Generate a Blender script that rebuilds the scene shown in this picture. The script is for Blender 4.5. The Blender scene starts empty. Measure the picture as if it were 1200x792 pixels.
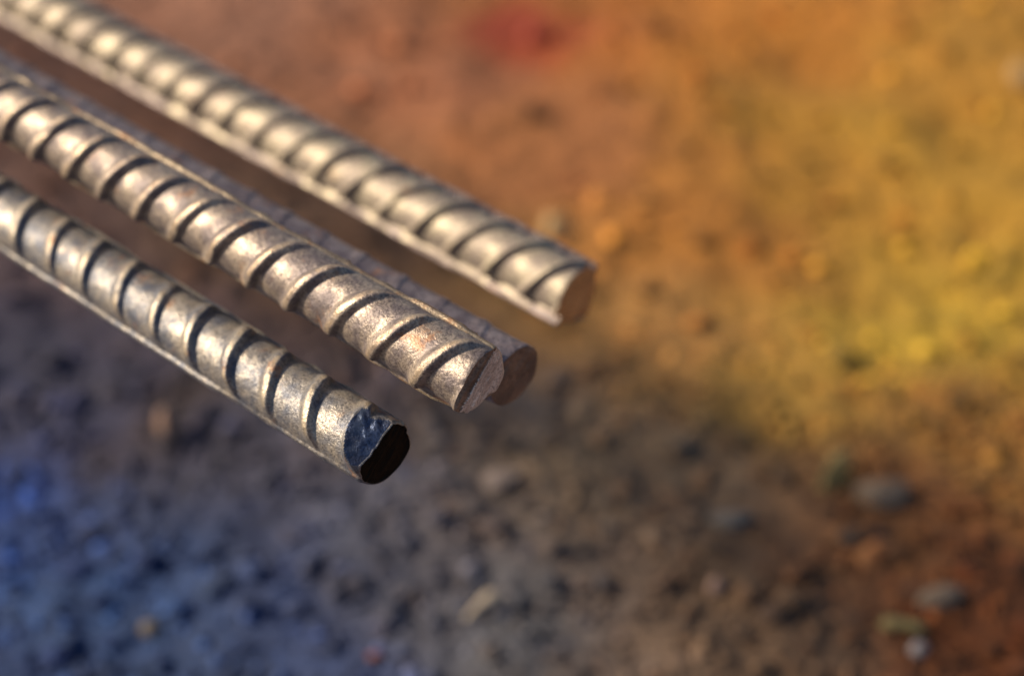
import bpy, math, random
import numpy as np
from mathutils import Vector, Matrix

# ------------------------------------------------------------------ camera
FPX = 2500.0                       # focal length in pixels of the 1200 px wide frame
PITCH = math.radians(35.0)
CAM = Vector((0.0, 0.0, 0.345))
FWD = Vector((0, math.cos(PITCH), -math.sin(PITCH)))
UPV = Vector((0, math.sin(PITCH), math.cos(PITCH)))
sc = bpy.context.scene
COL = sc.collection
cd = bpy.data.cameras.new('camera')
cam = bpy.data.objects.new('camera', cd)
COL.objects.link(cam)
cam.location = CAM
cam.rotation_euler = (math.pi / 2 - PITCH, 0, 0)
cd.sensor_width = 36.0
cd.lens = 36.0 * FPX / 1200.0
cd.clip_start = 0.01
cd.clip_end = 200.0
cd.dof.use_dof = True
cd.dof.focus_distance = 0.326
cd.dof.aperture_fstop = 8.8
cd.dof.aperture_blades = 0
sc.camera = cam

# ------------------------------------------------------------------ light
AX = Vector((-0.717, 0.697, 0.0)).normalized()     # bars run this way, away from the cut ends
LF = Vector((-AX.y, AX.x, 0.0))                     # horizontal normal of the bars' near side
if LF.y > 0: LF = -LF
ZU = Vector((0, 0, 1))
th, be = math.radians(46), math.radians(43)
SUN = ((ZU * math.cos(th) + LF * math.sin(th)) * math.cos(be) + AX * math.sin(be)).normalized()
sd = bpy.data.lights.new('sun', 'SUN')
sd.energy = 5.0
sd.angle = math.radians(8.0)
sd.color = (1.0, 0.83, 0.585)
sun = bpy.data.objects.new('sun', sd)
COL.objects.link(sun)
sun.rotation_euler = SUN.to_track_quat('Z', 'Y').to_euler()
sun.location = (0, 0, 3)
w = bpy.data.worlds.new('World')
sc.world = w
w.use_nodes = True
nt = w.node_tree
bg = nt.nodes['Background']
sky = nt.nodes.new('ShaderNodeTexSky')
sky.sky_type = 'NISHITA'
sky.sun_disc = False
sky.sun_elevation = math.asin(SUN.z)
sky.sun_rotation = math.atan2(SUN.x, SUN.y)
nt.links.new(sky.outputs[0], bg.inputs[0])
bg.inputs[1].default_value = 0.065
sc.view_settings.view_transform = 'Standard'
sc.view_settings.look = 'None'
sc.view_settings.exposure = 0.6
sc.view_settings.gamma = 1.0

# ------------------------------------------------------------------ helpers
def ground_at(px, py, z=0.0):
    r = FWD + Vector((1, 0, 0)) * ((px - 600) / FPX) + UPV * ((396 - py) / FPX)
    k = (z - CAM.z) / r.z
    return CAM + r * k
def at_depth(px, py, d):
    return CAM + (FWD + Vector((1, 0, 0)) * ((px - 600) / FPX) + UPV * ((396 - py) / FPX)) * d

def _hash(ix, iy, iz, seed):
    h = (ix.astype(np.int64) * 374761393 + iy.astype(np.int64) * 668265263 + iz.astype(np.int64) * 2147483647 + seed * 1274126177) & 0xffffffff
    h = ((h ^ (h >> 13)) * 1274126177) & 0xffffffff
    h = h ^ (h >> 16)
    return (h & 0xffff) / 65535.0 * 2 - 1
def vnoise(P, scale, seed=0):
    Q = np.asarray(P) * scale
    I = np.floor(Q); F = Q - I; F = F * F * (3 - 2 * F); I = I.astype(np.int64)
    out = 0
    for dx in (0, 1):
        for dy in (0, 1):
            for dz in (0, 1):
                wgt = (F[..., 0] if dx else 1 - F[..., 0]) * (F[..., 1] if dy else 1 - F[..., 1]) * (F[..., 2] if dz else 1 - F[..., 2])
                out = out + wgt * _hash(I[..., 0] + dx, I[..., 1] + dy, I[..., 2] + dz, seed)
    return out
def sstep(a, b, x):
    t = np.clip((x - a) / (b - a), 0, 1)
    return t * t * (3 - 2 * t)

def mesh_np(name, V, F, normals=None, smooth=True):
    """V (n,3), F (m,4) or (m,3) index array"""
    me = bpy.data.meshes.new(name)
    V = np.asarray(V, dtype=np.float32); F = np.asarray(F, dtype=np.int32)
    m, k = F.shape
    me.vertices.add(len(V)); me.vertices.foreach_set('co', V.ravel())
    me.loops.add(m * k); me.loops.foreach_set('vertex_index', F.ravel())
    me.polygons.add(m)
    me.polygons.foreach_set('loop_start', np.arange(0, m * k, k, dtype=np.int32))
    me.polygons.foreach_set('use_smooth', np.full(m, smooth))
    me.update(calc_edges=True)
    if normals is not None:
        me.normals_split_custom_set_from_vertices(normals.tolist())
    return me
def link(name, me, mat, parent=None, loc=None):
    o = bpy.data.objects.new(name, me)
    COL.objects.link(o)
    if mat is not None and me is not None and len(me.materials) == 0:
        me.materials.append(mat)
    if parent is not None: o.parent = parent
    if loc is not None: o.location = loc
    return o
def tag(o, label, cat, group=None):
    o['label'] = label; o['category'] = cat
    if group: o['group'] = group

# ------------------------------------------------------------------ materials
class N:
    def __init__(s, name):
        s.m = bpy.data.materials.new(name); s.m.use_nodes = True
        s.t = s.m.node_tree; s.b = s.t.nodes['Principled BSDF']
        s.pos = s.t.nodes.new('ShaderNodeNewGeometry')
    def n(s, typ): return s.t.nodes.new(typ)
    def l(s, a, b): s.t.links.new(a, b)
    def noise(s, scale, detail=4, rough=0.6, vec=None, off=None):
        n = s.n('ShaderNodeTexNoise'); n.inputs['Scale'].default_value = scale
        n.inputs['Detail'].default_value = detail; n.inputs['Roughness'].default_value = rough
        v = vec or s.pos.outputs['Position']
        if off:
            a = s.n('ShaderNodeVectorMath'); a.inputs[1].default_value = off; s.l(v, a.inputs[0]); v = a.outputs[0]
        s.l(v, n.inputs['Vector'])
        return n.outputs['Fac']
    def ramp(s, fac, a, b, lo=0.0, hi=1.0):
        n = s.n('ShaderNodeMapRange'); n.interpolation_type = 'SMOOTHSTEP'
        n.inputs['From Min'].default_value = a; n.inputs['From Max'].default_value = b
        n.inputs['To Min'].default_value = lo; n.inputs['To Max'].default_value = hi
        s.l(fac, n.inputs['Value']); return n.outputs['Result']
    def mix(s, fac, A, B, blend='MIX'):
        n = s.n('ShaderNodeMix'); n.data_type = 'RGBA'; n.blend_type = blend
        for v, k in ((fac, 0), (A, 6), (B, 7)):
            if isinstance(v, (int, float)): n.inputs[k].default_value = v
            elif isinstance(v, tuple): n.inputs[k].default_value = (*v, 1)
            else: s.l(v, n.inputs[k])
        return n.outputs[2]
    def math(s, op, a, b):
        n = s.n('ShaderNodeMath'); n.operation = op
        for v, k in ((a, 0), (b, 1)):
            if isinstance(v, (int, float)): n.inputs[k].default_value = v
            else: s.l(v, n.inputs[k])
        return n.outputs[0]
    def bump(s, h, dist, strength=1.0, prev=None):
        n = s.n('ShaderNodeBump'); n.inputs['Distance'].default_value = dist; n.inputs['Strength'].default_value = strength
        s.l(h, n.inputs['Height'])
        if prev: s.l(prev, n.inputs['Normal'])
        return n.outputs[0]

def steel(name, light, dark, rust_amt, off, metal=0.5, rough=0.42, rust=(0.30, 0.12, 0.035)):
    s = N(name)
    grain = s.noise(2600, 3, 0.7, off=off)
    blot = s.noise(230, 5, 0.65, off=off)
    rustn = s.noise(170, 6, 0.7, off=(off[0] + 3, off[1], off[2]))
    c = s.mix(s.ramp(blot, 0.35, 0.68), dark, light)
    c = s.mix(s.ramp(grain, 0.32, 0.56, 0.75, 0.0), c, (dark[0] * 0.35, dark[1] * 0.33, dark[2] * 0.33))
    at = s.n('ShaderNodeAttribute'); at.attribute_name = 'sunlit'
    lit = s.math('MULTIPLY', s.ramp(at.outputs['Fac'], 0.25, 0.95), s.ramp(s.noise(420, 4, 0.6, off=off), 0.34, 0.62, 0.1, 1.0))
    c = s.mix(lit, c, (light[0] * 1.35, light[1] * 1.22, light[2] * 0.98))       # sunlit rib edges painted as a lighter, yellower base colour
    rf = s.ramp(rustn, 0.60 - rust_amt * 0.2, 0.78 - rust_amt * 0.2, 0, 0.75)
    c = s.mix(rf, c, rust)
    s.l(c, s.b.inputs['Base Color'])
    s.l(s.ramp(rf, 0, 1, metal, 0.1), s.b.inputs['Metallic'])
    s.l(s.ramp(blot, 0.3, 0.7, rough + 0.12, rough - 0.06), s.b.inputs['Roughness'])
    b1 = s.bump(grain, 0.00012, 0.8)
    b2 = s.bump(s.noise(700, 4, 0.6, off=off), 0.00035, 0.7, b1)
    s.l(b2, s.b.inputs['Normal'])
    return s.m
M_STEEL1 = steel('weathered_steel', (0.38, 0.335, 0.29), (0.115, 0.125, 0.165), 0.2, (0.3, 0.1, 0))
M_STEEL2 = steel('mill_scale_steel', (0.40, 0.33, 0.275), (0.15, 0.125, 0.135), 0.25, (1.3, 0.7, 0))
M_STEEL3 = steel('blued_steel', (0.34, 0.28, 0.29), (0.14, 0.112, 0.135), 0.25, (2.3, 0.1, 0), 0.5, 0.42)
M_STEEL4 = steel('pale_steel', (0.45, 0.39, 0.30), (0.26, 0.215, 0.195), 0.05, (4.3, 0.1, 0), 0.35, 0.45)
M_RAILSHADE = steel('shaded_rail_steel', (0.18, 0.145, 0.15), (0.11, 0.088, 0.095), 0.1, (12.3, 0.1, 0))  # darker base colour paints the rail as unlit
M_RIBRUST = steel('rust_edged_steel', (0.40, 0.32, 0.23), (0.19, 0.15, 0.12), 0.45, (5.3, 0.1, 0))
M_CAPBLACK = steel('black_cut_steel', (0.003, 0.003, 0.003), (0.002, 0.002, 0.002), -2.0, (6.3, 0.1, 0), 0.2, 0.5)  # near-black base colour for one end face
M_CAPBLACK.node_tree.nodes['Principled BSDF'].inputs['Specular IOR Level'].default_value = 0.12
M_CAPBROWN = steel('brown_cut_steel', (0.30, 0.19, 0.14), (0.16, 0.10, 0.075), 0.0, (7.3, 0.1, 0), 0.2, 0.5)
M_CAPRUST = steel('rusty_cut_steel', (0.78, 0.38, 0.15), (0.55, 0.25, 0.09), 0.0, (8.3, 0.1, 0), 0.2, 0.55)
M_CAPGREY = steel('burnished_cut_steel', (0.80, 0.72, 0.68), (0.55, 0.47, 0.44), -1, (9.3, 0.1, 0), 0.35, 0.32)
M_CHIP = steel('sky_tinted_sheared_steel', (0.07, 0.10, 0.19), (0.03, 0.042, 0.09), -2, (11.3, 0.1, 0), 0.6, 0.4)  # sky reflection on the unlit facet painted as blue base colour

# soil colours: ochre sand, rust-red clay, brown earth and blue-grey, light and shade painted in
def soil(name, stones=False):
    s = N(name)
    warp = s.n('ShaderNodeTexNoise'); warp.inputs['Scale'].default_value = 9; warp.inputs['Detail'].default_value = 4
    s.l(s.pos.outputs['Position'], warp.inputs['Vector'])
    wv = s.n('ShaderNodeVectorMath'); wv.operation = 'SCALE'; wv.inputs['Scale'].default_value = 0.14
    sub = s.n('ShaderNodeVectorMath'); sub.operation = 'SUBTRACT'; sub.inputs[1].default_value = (0.5, 0.5, 0.5)
    s.l(warp.outputs['Color'], sub.inputs[0]); s.l(sub.outputs[0], wv.inputs[0])
    ad = s.n('ShaderNodeVectorMath'); ad.operation = 'ADD'
    s.l(s.pos.outputs['Position'], ad.inputs[0]); s.l(wv.outputs[0], ad.inputs[1])
    mp = s.n('ShaderNodeVectorMath'); mp.operation = 'MULTIPLY'; mp.inputs[1].default_value = (1, 1, 0)
    s.l(ad.outputs[0], mp.inputs[0])
    P = mp.outputs[0]
    acc = None; wsum = None
    for (px, py, rgb) in SOIL_SHADING:
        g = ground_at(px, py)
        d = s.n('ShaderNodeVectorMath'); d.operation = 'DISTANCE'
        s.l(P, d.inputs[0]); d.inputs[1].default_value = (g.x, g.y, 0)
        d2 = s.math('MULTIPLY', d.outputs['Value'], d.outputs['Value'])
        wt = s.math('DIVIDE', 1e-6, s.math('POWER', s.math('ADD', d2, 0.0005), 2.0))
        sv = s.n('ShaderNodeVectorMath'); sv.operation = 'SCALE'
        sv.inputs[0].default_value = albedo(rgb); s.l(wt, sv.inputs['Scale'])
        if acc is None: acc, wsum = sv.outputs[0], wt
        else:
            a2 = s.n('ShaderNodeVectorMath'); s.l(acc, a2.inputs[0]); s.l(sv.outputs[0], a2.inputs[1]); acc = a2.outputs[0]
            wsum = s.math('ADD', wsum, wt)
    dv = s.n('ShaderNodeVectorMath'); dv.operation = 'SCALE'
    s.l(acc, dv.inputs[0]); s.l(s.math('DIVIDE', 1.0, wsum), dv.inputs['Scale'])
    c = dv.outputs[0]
    for (px, py, r0, r1, colr, amt) in STAINS:
        g = ground_at(px, py)
        d = s.n('ShaderNodeVectorMath'); d.operation = 'DISTANCE'
        s.l(P, d.inputs[0]); d.inputs[1].default_value = (g.x, g.y, 0)
        c = s.mix(s.ramp(d.outputs['Value'], r0, r1, amt, 0.0), c, colr)
    # grain of the soil itself: darker damp crumbs, paler and redder dry ones
    sp = s.n('ShaderNodeSeparateXYZ'); s.l(s.pos.outputs['Position'], sp.inputs[0])
    coarse = s.ramp(sp.outputs['Y'], 0.43, 0.61, 0.65, 0.22)      # the earth turns to finer sand further out
    c = s.mix(s.math('MULTIPLY', coarse, s.ramp(s.noise(70, 5, 0.7), 0.44, 0.66)), c, (0.50, 0.47, 0.50), 'MULTIPLY')
    c = s.mix(s.ramp(s.noise(44, 5, 0.7, off=(5, 1, 0)), 0.52, 0.70), c, (1.25, 1.15, 1.05), 'MULTIPLY')
    c = s.mix(s.ramp(s.noise(420, 3, 0.7), 0.62, 0.35), c, (0.6, 0.6, 0.62), 'MULTIPLY')
    if stones:
        rp = s.pos.outputs['Random Per Island']
        h = s.n('ShaderNodeValToRGB'); e = h.color_ramp.elements
        e[0].position = 0; e[0].color = (0.55, 0.55, 0.58, 1); e[1].position = 1; e[1].color = (2.2, 2.15, 2.1, 1)
        for p_, q in ((0.25, (0.75, 0.85, 1.1, 1)), (0.45, (1.3, 1.05, 0.85, 1)), (0.62, (0.85, 0.75, 0.7, 1)), (0.8, (1.5, 1.5, 1.45, 1)), (0.93, (2.0, 2.1, 2.3, 1))):
            k = h.color_ramp.elements.new(p_); k.color = q
        s.l(rp, h.inputs['Fac'])
        c = s.mix(1.0, c, h.outputs['Color'], 'MULTIPLY')
    s.l(c, s.b.inputs['Base Color'])
    s.b.inputs['Roughness'].default_value = 0.85
    s.l(s.bump(s.noise(500, 4, 0.7), 0.0012, 0.8), s.b.inputs['Normal'])
    return s.m
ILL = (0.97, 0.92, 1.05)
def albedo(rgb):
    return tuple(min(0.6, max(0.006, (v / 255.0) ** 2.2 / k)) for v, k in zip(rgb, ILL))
SOIL_SHADING = [  # frame points and ground tones, with light and shade put into the colour
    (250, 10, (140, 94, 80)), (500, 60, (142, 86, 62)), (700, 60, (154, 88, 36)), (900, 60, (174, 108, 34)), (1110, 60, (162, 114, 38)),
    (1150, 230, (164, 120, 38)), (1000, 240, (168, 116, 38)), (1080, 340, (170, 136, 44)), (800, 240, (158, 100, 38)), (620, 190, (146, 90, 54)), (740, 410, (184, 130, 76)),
    (910, 450, (180, 134, 60)), (1160, 490, (126, 86, 38)), (700, 590, (126, 104, 88)), (1000, 640, (130, 82, 48)), (1160, 720, (126, 70, 38)),  # mostly lightened to offset the bars' cast shadow
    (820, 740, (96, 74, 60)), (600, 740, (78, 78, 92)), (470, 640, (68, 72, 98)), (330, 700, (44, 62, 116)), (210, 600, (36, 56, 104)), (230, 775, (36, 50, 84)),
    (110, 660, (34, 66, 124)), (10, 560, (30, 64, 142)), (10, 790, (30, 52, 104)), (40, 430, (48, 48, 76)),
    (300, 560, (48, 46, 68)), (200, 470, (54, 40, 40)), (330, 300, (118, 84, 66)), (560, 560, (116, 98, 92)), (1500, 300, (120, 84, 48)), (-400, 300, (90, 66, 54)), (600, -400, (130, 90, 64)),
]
STAINS = [(630, 42, 0.006, 0.032, (0.25, 0.026, 0.006), 0.95)]      # brick dust
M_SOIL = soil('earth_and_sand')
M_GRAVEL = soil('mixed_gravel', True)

def stone_mat(name, a, b):
    s = N(name)
    c = s.mix(s.ramp(s.noise(260, 5, 0.6), 0.35, 0.65), a, b)
    c = s.mix(s.ramp(s.noise(900, 3, 0.6), 0.3, 0.5, 0.4, 0), c, (a[0] * .4, a[1] * .4, a[2] * .4))
    s.l(c, s.b.inputs['Base Color']); s.b.inputs['Roughness'].default_value = 0.7
    s.l(s.bump(s.noise(900, 4, 0.6), 0.0006, 0.7), s.b.inputs['Normal'])
    return s.m

# ------------------------------------------------------------------ ground
def axis_pts(lo, hi, step, far, grow=1.35):
    core = np.arange(lo, hi + step / 2, step)
    out = []; x = hi; d = step
    while x < far:
        d *= grow; x += d; out.append(x)
    out2 = []; x = lo; d = step
    while x > -far:
        d *= grow; x -= d; out2.append(x)
    return np.concatenate([np.array(out2[::-1]), core, np.array(out)])
gx = axis_pts(-0.42, 0.42, 0.0024, 40); gy = axis_pts(0.24, 0.98, 0.0024, 40)
GX, GY = np.meshgrid(gx, gy)
def relief(x, y):
    P = np.stack([x, y, np.zeros_like(x)], -1)
    near = np.exp(-((x / 1.2) ** 2 + ((y - 0.6) / 1.2) ** 2))
    h = 0.0035 * vnoise(P, 18, 1) + 0.0016 * vnoise(P, 47, 2) + 0.0012 * np.abs(vnoise(P, 110, 3)) + 0.0009 * vnoise(P, 260, 4)
    return h * near
GZ = relief(GX, GY)
ny, nx = GX.shape
idx = np.arange(nx * ny).reshape(ny, nx)
F = np.stack([idx[:-1, :-1], idx[:-1, 1:], idx[1:, 1:], idx[1:, :-1]], -1).reshape(-1, 4)
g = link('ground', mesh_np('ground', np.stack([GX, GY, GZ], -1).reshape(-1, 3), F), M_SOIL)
g['kind'] = 'structure'

# ------------------------------------------------------------------ stones
import bmesh
def ico(sub):
    bm = bmesh.new(); bmesh.ops.create_icosphere(bm, subdivisions=sub, radius=1.0)
    bm.verts.ensure_lookup_table()
    V = np.array([v.co[:] for v in bm.verts]); T = np.array([[v.index for v in f.verts] for f in bm.faces])
    bm.free(); return V, T
IV1, IT1 = ico(1); IV3, IT3 = ico(3)
rng = np.random.default_rng(7)
def lump(V, seed, rough):
    n = vnoise(V + seed * 3.7, 1.1, seed) * rough + vnoise(V + seed * 1.3, 2.6, seed + 5) * rough * 0.45
    W = V * (1 + n)[:, None]
    # a few flat broken faces
    r = np.random.default_rng(seed)
    for _ in range(5):
        d = r.normal(size=3); d /= np.linalg.norm(d); c = r.uniform(0.62, 0.9)
        k = np.maximum(W @ d - c, 0); W = W - k[:, None] * d * 0.85
    return W
bases = [lump(IV1, 20 + i, 0.28) for i in range(14)]
def gravel(name, n, smin, smax, power, box, label, seed):
    r = np.random.default_rng(seed)
    Vs, Ts, o = [], [], 0
    X = r.uniform(box[0], box[1], n); Y = r.uniform(box[2], box[3], n)
    keep = r.random(n) >= 0.75 * np.clip((Y - 0.42) / 0.17, 0, 1)       # the earth turns to finer sand further out
    X, Y = X[keep], Y[keep]; H = relief(X, Y); n = len(X)
    SZ = smin + (smax - smin) * r.random(n) ** power
    RZ = r.uniform(0, 6.28, n); RX = r.uniform(-.4, .4, n); SC = r.uniform((.8, 1, .45), (1.35, 1.0001, .85), (n, 3)); B = r.integers(14, size=n)
    for i in range(n):
        A = Matrix.Rotation(RZ[i], 3, 'Z') @ Matrix.Rotation(RX[i], 3, 'X')
        S = SC[i] * SZ[i]
        Vs.append((bases[B[i]] * S) @ np.array(A).T + np.array([X[i], Y[i], H[i] + S[2] * 0.25])); Ts.append(IT1 + o); o += len(IV1)
    ob = link(name, mesh_np(name, np.concatenate(Vs), np.concatenate(Ts), smooth=False), M_GRAVEL)
    ob['kind'] = 'stuff'
    tag(ob, label, 'gravel')
    return ob
gravel('gravel', 12000, 0.0008, 0.0045, 3.2, (-0.40, 0.40, 0.20, 0.90), 'loose mixed grit and gravel strewn over the earth', 11)
gravel('coarse_grit', 11000, 0.0005, 0.0021, 2.0, (-0.30, 0.30, 0.24, 0.49), 'coarser gritty pebbles and crumbs scattered over the dark earth', 12)

def stone(name, px, py, size, mat, label, cat, seed, squash=(1, 1, .6), rotz=0.0, rough=.22, tilt=0.0, group=None):
    g0 = ground_at(px, py)
    W = lump(IV3, seed, rough) * np.array(squash) * size * 0.85
    A = Matrix.Rotation(rotz, 3, 'Z') @ Matrix.Rotation(tilt, 3, 'Y')
    W = W @ np.array(A).T
    z = float(relief(np.array([g0.x]), np.array([g0.y]))[0]) - W[:, 2].min() - 0.22 * (W[:, 2].max() - W[:, 2].min())
    o = link(name, mesh_np(name, W, IT3), mat, None, (g0.x, g0.y, z))
    tag(o, label, cat, group)
    return o
M_PALE = stone_mat('pale_stone', (0.34, 0.21, 0.09), (0.42, 0.28, 0.13))
M_WHITE = stone_mat('white_quartz', (0.30, 0.25, 0.25), (0.40, 0.35, 0.35))
M_GREYS = stone_mat('grey_stone', (0.17, 0.115, 0.08), (0.25, 0.18, 0.125))
M_BLUES = stone_mat('blue_grey_stone', (0.11, 0.09, 0.08), (0.17, 0.145, 0.13))
M_FARGREY = stone_mat('sandy_grey_stone', (0.28, 0.175, 0.07), (0.33, 0.21, 0.09))
M_CREAM = stone_mat('cream_splinter', (0.32, 0.26, 0.21), (0.42, 0.35, 0.28))
M_PINK = stone_mat('pink_stone', (0.20, 0.12, 0.10), (0.30, 0.19, 0.15))
M_REDS = stone_mat('red_brick', (0.26, 0.030, 0.010), (0.32, 0.04, 0.014))
M_DULLRED = stone_mat('dull_red_brick', (0.09, 0.018, 0.012), (0.13, 0.03, 0.02))
M_OCHRE = stone_mat('ochre_splinter', (0.26, 0.19, 0.075), (0.36, 0.27, 0.10))
M_DARKS = stone_mat('dark_stone', (0.022, 0.012, 0.009), (0.04, 0.024, 0.018))
stone('pebble', 1075, 766, 0.0026, M_WHITE, 'small round white pebble touching the yellow splinter', 'pebble', 41, (1, 1, .9))
stone('stone', 1032, 582, 0.0075, M_GREYS, 'flat grey brown stone at the edge of the yellow sand', 'stone', 42, (1.15, .75, .55))
stone('stone', 1098, 714, 0.0060, M_GREYS, 'long grey brown stone just behind the yellow splinter', 'stone', 43, (1.3, .65, .5), .25)
stone('pebble', 838, 690, 0.0028, M_PINK, 'small pinkish pebble on dark brown earth', 'pebble', 44, (1, 1, .9))
stone('pebble', 197, 513, 0.0045, M_PINK, 'pale pink upright pebble on the ground below the black-ended steel bar', 'pebble', 45, (.65, .8, 1.5))
stone('stone_chip', 978, 568, 0.0075, M_OCHRE, 'pale triangular stone chip beside the flat grey stone', 'stone chip', 46, (.55, .35, 1.2), .4, .2, .35)
stone('stone', 858, 612, 0.0055, M_BLUES, 'greyish pebble where the sand meets brown earth', 'stone', 47, (1.2, .8, .6))
stone('brick_fragment', 630, 44, 0.006, M_REDS, 'red brick fragment lying in a stain of red dust', 'brick fragment', 48, (1.2, 1, .8))
stone('brick_chip', 441, 774, 0.0024, M_DULLRED, 'tiny dull red brick chip on dark grit', 'brick chip', 49, (1.1, .8, .6))
stone('stone', 1198, 100, 0.007, M_FARGREY, 'dull sandy stone lying alone on the orange sand', 'stone', 50, (.9, 1.2, .7))
stone('pebble', 176, 738, 0.0030, M_BLUES, 'small pale blue pebble on blue grey ground', 'pebble', 51, (1, 1, .8))
stone('stone', 650, 275, 0.0060, M_PALE, 'pale sandy pebble beyond the steel bar with the rusty end', 'stone', 52, (1, 1, .7))
stone('stone', 1012, 632, 0.0055, M_DARKS, 'dark stone in front of the flat grey stone', 'stone', 53, (1.4, .8, .5))

def splinter(name, p0, p1, w0, w1, mat, label, seed):
    a = ground_at(*p0); b = ground_at(*p1)
    n = 14; m = 8
    t = np.linspace(0, 1, n)
    ax = np.array((b - a)[:]); L = np.linalg.norm(ax); ax /= L
    sd_ = np.array([-ax[1], ax[0], 0]); up = np.array([0, 0, 1.0])
    V = []
    for i, u in enumerate(t):
        wd = (w0 + (w1 - w0) * u) * (0.35 + 0.65 * min(1, min(u, 1 - u) * 9)) * (1 + .12 * math.sin(seed + 7 * u))
        c = ax * L * u + up * (0.0012 + 0.0010 * math.sin(3 * u))
        for j in range(m):
            an = 2 * math.pi * j / m
            V.append(c + sd_ * math.cos(an) * wd + up * math.sin(an) * wd * .6)
    F = [[i * m + j, i * m + (j + 1) % m, (i + 1) * m + (j + 1) % m, (i + 1) * m + j] for i in range(n - 1) for j in range(m)]
    V += [ax * 0 + up * .0012, ax * L + up * .0012]
    k = n * m
    F += [[k, (j + 1) % m, j, j] for j in range(0)]
    me = bpy.data.meshes.new(name)
    F2 = F + [[k, (j + 1) % m, j] for j in range(m)] + [[k + 1, (n - 1) * m + j, (n - 1) * m + (j + 1) % m] for j in range(m)]
    me.from_pydata([tuple(v) for v in V], [], F2)
    me.polygons.foreach_set('use_smooth', [True] * len(me.polygons))
    z = float(relief(np.array([a.x]), np.array([a.y]))[0])
    o = link(name, me, mat, None, (a.x, a.y, z + 0.0003))
    tag(o, label, 'splinter')
    return o
splinter('wood_splinter', (1030, 740), (1084, 748), 0.0020, 0.0017, M_OCHRE, 'short yellow wood splinter on dark brown earth', 1)
splinter('pale_splinter', (545, 733), (583, 703), 0.0006, 0.0021, M_CREAM, 'pale splinter with a bright blunt end on dark grit', 2)

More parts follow.
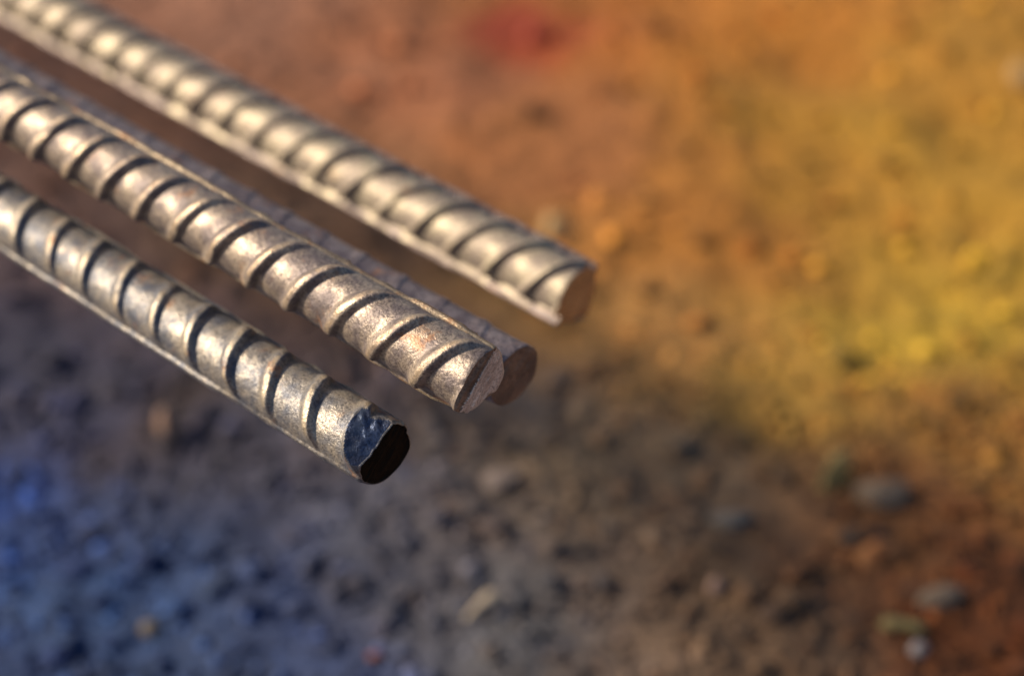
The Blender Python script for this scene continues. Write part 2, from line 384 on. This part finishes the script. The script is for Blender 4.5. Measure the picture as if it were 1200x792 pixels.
# ------------------------------------------------------------------ steel bars
R0 = 0.00555
def wrap(a): return (a + math.pi) % (2 * math.pi) - math.pi
def make_bar(label, tip, lon, pitch, phase, skew, mats, length=1.15, fine=0.16, nth=184, hrib=0.00085, wrib=0.0017, hlon=0.0009, wlon=0.16,
             tilt=(0, 0), facets=(), capfun=None, band=None, burr=0.0, sunlit=0.7, ragged=0.65, groove=0.0, seed=0, dirn=None, bend=0.0, shown=16, opp=-1, crescent=0.80):
    """tip: world point of the cut end's centre; lon: angle of one longitudinal rib; angles are 0 = up, +90 = near side"""
    ax = (dirn or AX)                       # away from the tip
    lf = Vector((-ax.y, ax.x, 0)).normalized()
    if lf.y > 0: lf = -lf
    up = ax.cross(lf).normalized()
    if up.z < 0: up = -up
    A, L, U = (np.array(v[:]) for v in (-ax, lf, up))
    ds = 0.00026
    s = np.concatenate([np.array([0, 0.00006, 0.00014]), np.arange(0.00026, fine, ds), np.arange(fine, 0.36, 0.0011), np.arange(0.36, length, 0.004)])
    s = -s[::-1]                            # ascending, last row is the rim
    t = np.linspace(-math.pi, math.pi, nth, endpoint=False)
    S, T = np.meshgrid(s, t, indexing='ij')
    cu, cl = np.cos(T), np.sin(T)
    # tilt of the cut plane, dying out away from the end
    S = S + (tilt[0] * cu + tilt[1] * cl) * R0 * np.exp(s[:, None] / 0.004)
    r = np.full_like(S, R0)
    # slight ovality, rolling marks
    P = np.stack([S, R0 * cu, R0 * cl], -1)
    r += 0.00010 * vnoise(P + seed, 130, seed) + 0.00005 * vnoise(P + seed, 420, seed + 1) + 0.000022 * vnoise(P, 1500, seed + 2)
    d1 = wrap(T - lon); d2 = wrap(T - lon - math.pi)
    lonh = np.zeros_like(S)
    for d in (d1, d2):
        k = np.abs(d + 0.025 * vnoise(P, 160, seed + 9) + 0.05 * vnoise(P, 45, seed + 10))
        h = 1 - sstep(wlon * 0.75, wlon * 1.35, k)
        lonh = np.maximum(lonh, h)
    lonm = 1 - ragged + ragged * sstep(-0.35, 0.4, vnoise(P, 75, seed + 31) + 0.5 * vnoise(P, 240, seed + 32))
    # cross ribs: side A in the half circle after lon, side B in the other half
    side = (np.mod(T - lon, 2 * math.pi) < math.pi)
    ta = np.where(side, np.mod(T - lon, 2 * math.pi), np.mod(T - lon - math.pi, 2 * math.pi)) - math.pi / 2   # -pi/2..pi/2
    sk = np.where(side, skew, opp * skew)
    ph = np.where(side, phase, phase + pitch / 2)
    wob = 0.00035 * vnoise(P, 190, seed + 4) + 0.00022 * vnoise(P, 70, seed + 6)
    q = (S + ph - sk * ta + wob) / pitch
    k = np.round(q)
    e = (q - k) * pitch                    # > 0 towards the cut end
    per = 1 + 0.20 * _hash(k.astype(np.int64), np.where(side, 1, 2), np.zeros_like(k), seed + 3)
    cres = sstep(0.0, 1.0, np.clip((1 - np.abs(ta) / (math.pi / 2 * 0.93)) / (1 - crescent), 0, 1))
    prof = np.where(e < 0, 1 - sstep(wrib * 0.22, wrib * 1.50, -e), 1 - sstep(wrib * 0.26, wrib * 0.72, e))
    prof = prof * (1 - sstep(0.30, 0.34, -S))
    ribh = prof * cres * per * (1 - 0.35 * sstep(0.25, 0.75, vnoise(P, 240, seed + 21)))
    sunlitf = np.where(e < 0, 1 - sstep(0.0, wrib * 1.3, -e), 1 - sstep(0, wrib * 0.4, e)) * cres * sunlit  # mask for painted sunlight, wider on the slope away from the cut end
    r += np.maximum(hrib * ribh, hlon * lonh * lonm)
    if groove: r -= groove * np.exp(-((d1 + wlon * 2.3) / 0.075) ** 2)      # gutter beside the rail
    # the last stretch before the cut
    r -= 0.00018 * np.exp(s[:, None] / 0.00025)
    pos = np.stack([S, r * cu, r * cl], -1)
    chip = np.zeros(S.shape, bool)
    for (n, c, rag) in facets:
        n = np.array(n, float); n /= np.linalg.norm(n)
        e = pos @ n - c + rag * vnoise(pos, 900, seed + 7) + rag * 0.6 * vnoise(pos, 380, seed + 8)
        nr = n[1] * cu + n[2] * cl
        hit = (e > 0) & (nr > 0.2)
        dr = np.where(hit, e / np.maximum(nr, 0.2), 0)
        r2 = np.maximum(r - dr, 0.35 * R0)
        pos[..., 1] = r2 * cu; pos[..., 2] = r2 * cl; r = r2
        chip |= hit & (e > 0.00004)
    nr_, nt_ = S.shape
    # cap rings
    fr = np.concatenate([[0.985, 0.95], np.linspace(0.92, 0.0, 40)])
    rim = pos[-1]
    rings = []
    for f in fr:
        c = rim.copy(); c[:, 1] *= f; c[:, 2] *= f
        c[:, 0] = rim[:, 0] * f
        if capfun: c[:, 0] += capfun(c[:, 1] / R0, c[:, 2] / R0) * R0 * min(1, (1 - f) * 9)
        c[:, 0] += (0.00010 * vnoise(c, 700, seed + 11) + 0.00012 * vnoise(c, 260, seed + 12)) * min(1, (1 - f) * 6) + 0.00012 * min(1, (1 - f) * 14)
        st = np.stack([(c[:, 1] + c[:, 2]) * 0.707, (c[:, 1] - c[:, 2]) * 0.10, np.zeros(len(c))], -1)      # drag lines of the shear
        c[:, 0] += 0.00016 * vnoise(st, 1500, seed + 14) * min(1, (1 - f) * 9)
        if f > 0.94: c[:, 0] += burr
        rings.append(c)
    cap = np.array(rings)
    def world(Pl): return np.tensordot(Pl, np.stack([A, U, L]), axes=1)
    Wb = world(pos)
    if bend: Wb = Wb + (bend * (pos[..., 0] ** 2))[..., None] * U
    I = np.arange(nr_ * nt_).reshape(nr_, nt_)
    J = np.roll(I, -1, axis=1)
    Q = np.stack([I[:-1], J[:-1], J[1:], I[1:]], -1)          # rows x nth x 4
    # orientation: outward
    v = Wb.reshape(-1, 3)
    def fn(q): return np.cross(v[q[..., 1]] - v[q[..., 0]], v[q[..., 3]] - v[q[..., 0]])
    mid = Q[nr_ // 2, 0]
    ctr = world(np.array([pos[nr_ // 2, 0, 0], 0, 0]))
    flip = np.dot(fn(mid), v[mid[0]] - ctr) < 0
    if flip: Q = Q[..., ::-1]
    Qf = Q.reshape(-1, 4)
    fnm = fn(Qf)
    VN = np.zeros_like(v)
    for c in range(4): np.add.at(VN, Qf[:, c], fnm)
    VN /= np.maximum(np.linalg.norm(VN, axis=1), 1e-12)[:, None]
    # classify faces by their first corner
    fc = Q[..., 0].reshape(-1)
    fl = lonh.reshape(-1)[fc] > 0.12; fr_ = (ribh.reshape(-1)[fc] > 0.12) & ~fl
    fch = chip.reshape(-1)[fc]
    fside = side.reshape(-1)[fc]; fk = k.reshape(-1)[fc]; fs = S.reshape(-1)[fc]
    flon1 = (np.abs(d1) < np.abs(d2)).reshape(-1)[fc]
    root = bpy.data.objects.new('steel_bar', None); COL.objects.link(root)
    root.location = tip; root.empty_display_size = 0.02
    tag(root, label, 'steel bar', 'ribbed steel bars with cut ends')
    used = np.zeros(len(Qf), bool)
    sunlitv = np.maximum(sunlitf, lonh * 0.35 * sunlit).reshape(-1)
    def part(name, mask, mat):
        mask = mask & ~used
        if mask.sum() < 24: return None
        used[mask] = True
        q = Qf[mask]
        uq, inv = np.unique(q, return_inverse=True)
        me = mesh_np(name, v[uq], inv.reshape(-1, 4), VN[uq])
        me.attributes.new('sunlit', 'FLOAT', 'POINT').data.foreach_set('value', sunlitv[uq].astype(np.float32))
        return link(name, me, mat, root)
    if fch.any(): part('sheared_facet', fch, mats.get('chip', mats['body']))
    part('longitudinal_rib', fl & flon1, mats.get('lon', mats['body']))
    part('longitudinal_rib', fl & ~flon1, mats.get('lon', mats['body']))
    want = side_seen(lon)
    ks = np.unique(fk[fr_ & (fside == want)])[::-1][:shown]
    for kk in ks:
        part('cross_rib', fr_ & (fside == want) & (fk == kk), mats['body'])
    part('shaft', np.ones(len(Qf), bool), mats['body'])
    # cut face
    C = np.concatenate([rim[None], cap]); C[0] = rim
    Wc = world(C)
    n0, n1 = C.shape[:2]
    I = np.arange(n0 * n1).reshape(n0, n1); J = np.roll(I, -1, axis=1)
    Qc = np.stack([I[:-1], J[:-1], J[1:], I[1:]], -1)
    vv = Wc.reshape(-1, 3)
    a = Qc[3, 0]
    if np.dot(np.cross(vv[a[1]] - vv[a[0]], vv[a[3]] - vv[a[0]]), A) < 0: Qc = Qc[..., ::-1]
    kind = np.zeros(Qc.shape[:2], int)
    if burr: kind[:2] = 1
    if band is not None:
        cc = C.reshape(-1, 3)[Qc].mean(axis=2)
        kind[((cc[..., 1] + cc[..., 2]) * 0.7071 / R0 > band)] = 2
    for kd, nm, mt in ((0, 'cut_face', mats['cap']), (1, 'burr', mats['body']), (2, 'sheared_band', mats.get('band', mats['cap']))):
        q = Qc[kind == kd]
        if len(q) == 0: continue
        uq, inv = np.unique(q, return_inverse=True)
        link(nm, mesh_np(nm, vv[uq], inv.reshape(-1, 4)), mt, root)
    # sawn far end
    vb = world(np.concatenate([pos[0], [[pos[0, 0, 0], 0, 0]]]))
    n = nt_
    tri = np.array([[i, (i + 1) % n, n] for i in range(n)])
    link('far_end_face', mesh_np('far_end_face', vb, tri), mats['cap'], root)
    return root
def side_seen(lon):
    # which half circle faces the near upper side (about +45 degrees)
    return bool(((math.radians(45) - lon) % (2 * math.pi)) < math.pi)
D = math.radians
Z1 = 0.2038
tip1 = at_depth(449, 531, 0.330)
tip2 = at_depth(564, 446, 0.3245)
tip3 = at_depth(603, 441, 0.3466)
tip4 = at_depth(677, 346, 0.396)
dir4 = ground_at(35, 3, tip4.z) - tip4
dir4.z = 0; dir4.normalize()

make_bar('ribbed steel bar with a black end face and a blue sheared facet', tip1, D(118), 0.0097, 0.0078, -0.0023,
         dict(body=M_STEEL1, cap=M_CAPBLACK, chip=M_CHIP, lon=M_STEEL1), seed=3, tilt=(0.02, 0.04), hrib=0.00105, wrib=0.0018, hlon=0.0007, crescent=0.42,
         facets=(((0.55, 0.78, 0.40), 0.0027, 0.00022),), burr=0.00018)
make_bar('ribbed steel bar resting on top of another, with a burnished grey end', tip2, D(-32), 0.0099, 0.0056, -0.0035,
         dict(body=M_STEEL2, cap=M_CAPGREY, lon=M_RIBRUST, band=M_CAPBROWN), seed=13, tilt=(0.15, 0.15), hlon=0.0007, wlon=0.12, hrib=0.00125, wrib=0.0019, crescent=0.50,
         capfun=lambda a, b: np.where((a + b) * .7071 > 0.2, -((a + b) * .7071 - 0.2) * 0.35 + 0.03 * np.sin((a + b) * 14), 0.0), band=0.2)
make_bar('dull purplish steel bar lying underneath another, with a brown end', tip3, D(60), 0.0099, 0.004, -0.0026,
         dict(body=M_STEEL3, cap=M_CAPBROWN), seed=23, tilt=(0.1, 0.0), hrib=0.00024, sunlit=0.3)
make_bar('pale ribbed steel bar set apart from the rest, with a rusty red end', tip4, D(128), 0.0099, 0.0094, 0.0042,
         dict(body=M_STEEL4, cap=M_CAPRUST, lon=M_RAILSHADE), seed=33, fine=0.24, tilt=(0.05, 0.05), hlon=0.0015, wlon=0.10, groove=0.0007, crescent=0.7, hrib=0.0014, wrib=0.0014, sunlit=0.4, ragged=0.12, dirn=dir4)

# ------------------------------------------------------------------ what carries the bars, out of the frame
s_ = N('sawn_timber')
gr = s_.noise(60, 6, 0.7)
s_.l(s_.mix(s_.ramp(gr, 0.35, 0.65), (0.16, 0.10, 0.06), (0.28, 0.19, 0.11)), s_.b.inputs['Base Color'])
s_.b.inputs['Roughness'].default_value = 0.8
s_.l(s_.bump(gr, 0.002, 0.6), s_.b.inputs['Normal'])
def timber(name, centre, half, z0, z1, label):
    bm = bmesh.new(); bmesh.ops.create_cube(bm, size=1.0)
    for v in bm.verts:
        p = AX * (v.co.x * 2 * half[0]) + LF * (v.co.y * 2 * half[1])
        v.co = (p.x, p.y, z0 if v.co.z < 0 else z1)
    bmesh.ops.bevel(bm, geom=bm.edges[:], offset=0.003, segments=2, affect='EDGES')
    me = bpy.data.meshes.new(name); bm.to_mesh(me); bm.free()
    o = link(name, me, s_.m, None, (centre.x, centre.y, 0))
    tag(o, label, 'timber')
ROUT = R0 + 0.0012
lat = [(t - tip1).dot(LF) for t in (tip1, tip2, tip3, tip4)]
base = tip1 + AX * 0.98
mid_all = base + LF * ((max(lat) + min(lat)) / 2)
mid_up = base + LF * ((lat[0] + lat[2]) / 2)
zb = tip4.z - ROUT
timber('timber_bearer', mid_all, (0.05, 0.16), -0.01, zb, 'thick timber bearer carrying the steel bars')
timber('timber_batten', mid_up, (0.03, abs(lat[0] - lat[2]) / 2 + 0.011), zb, tip1.z - ROUT, 'thin batten between the bearer and the upper steel bars')
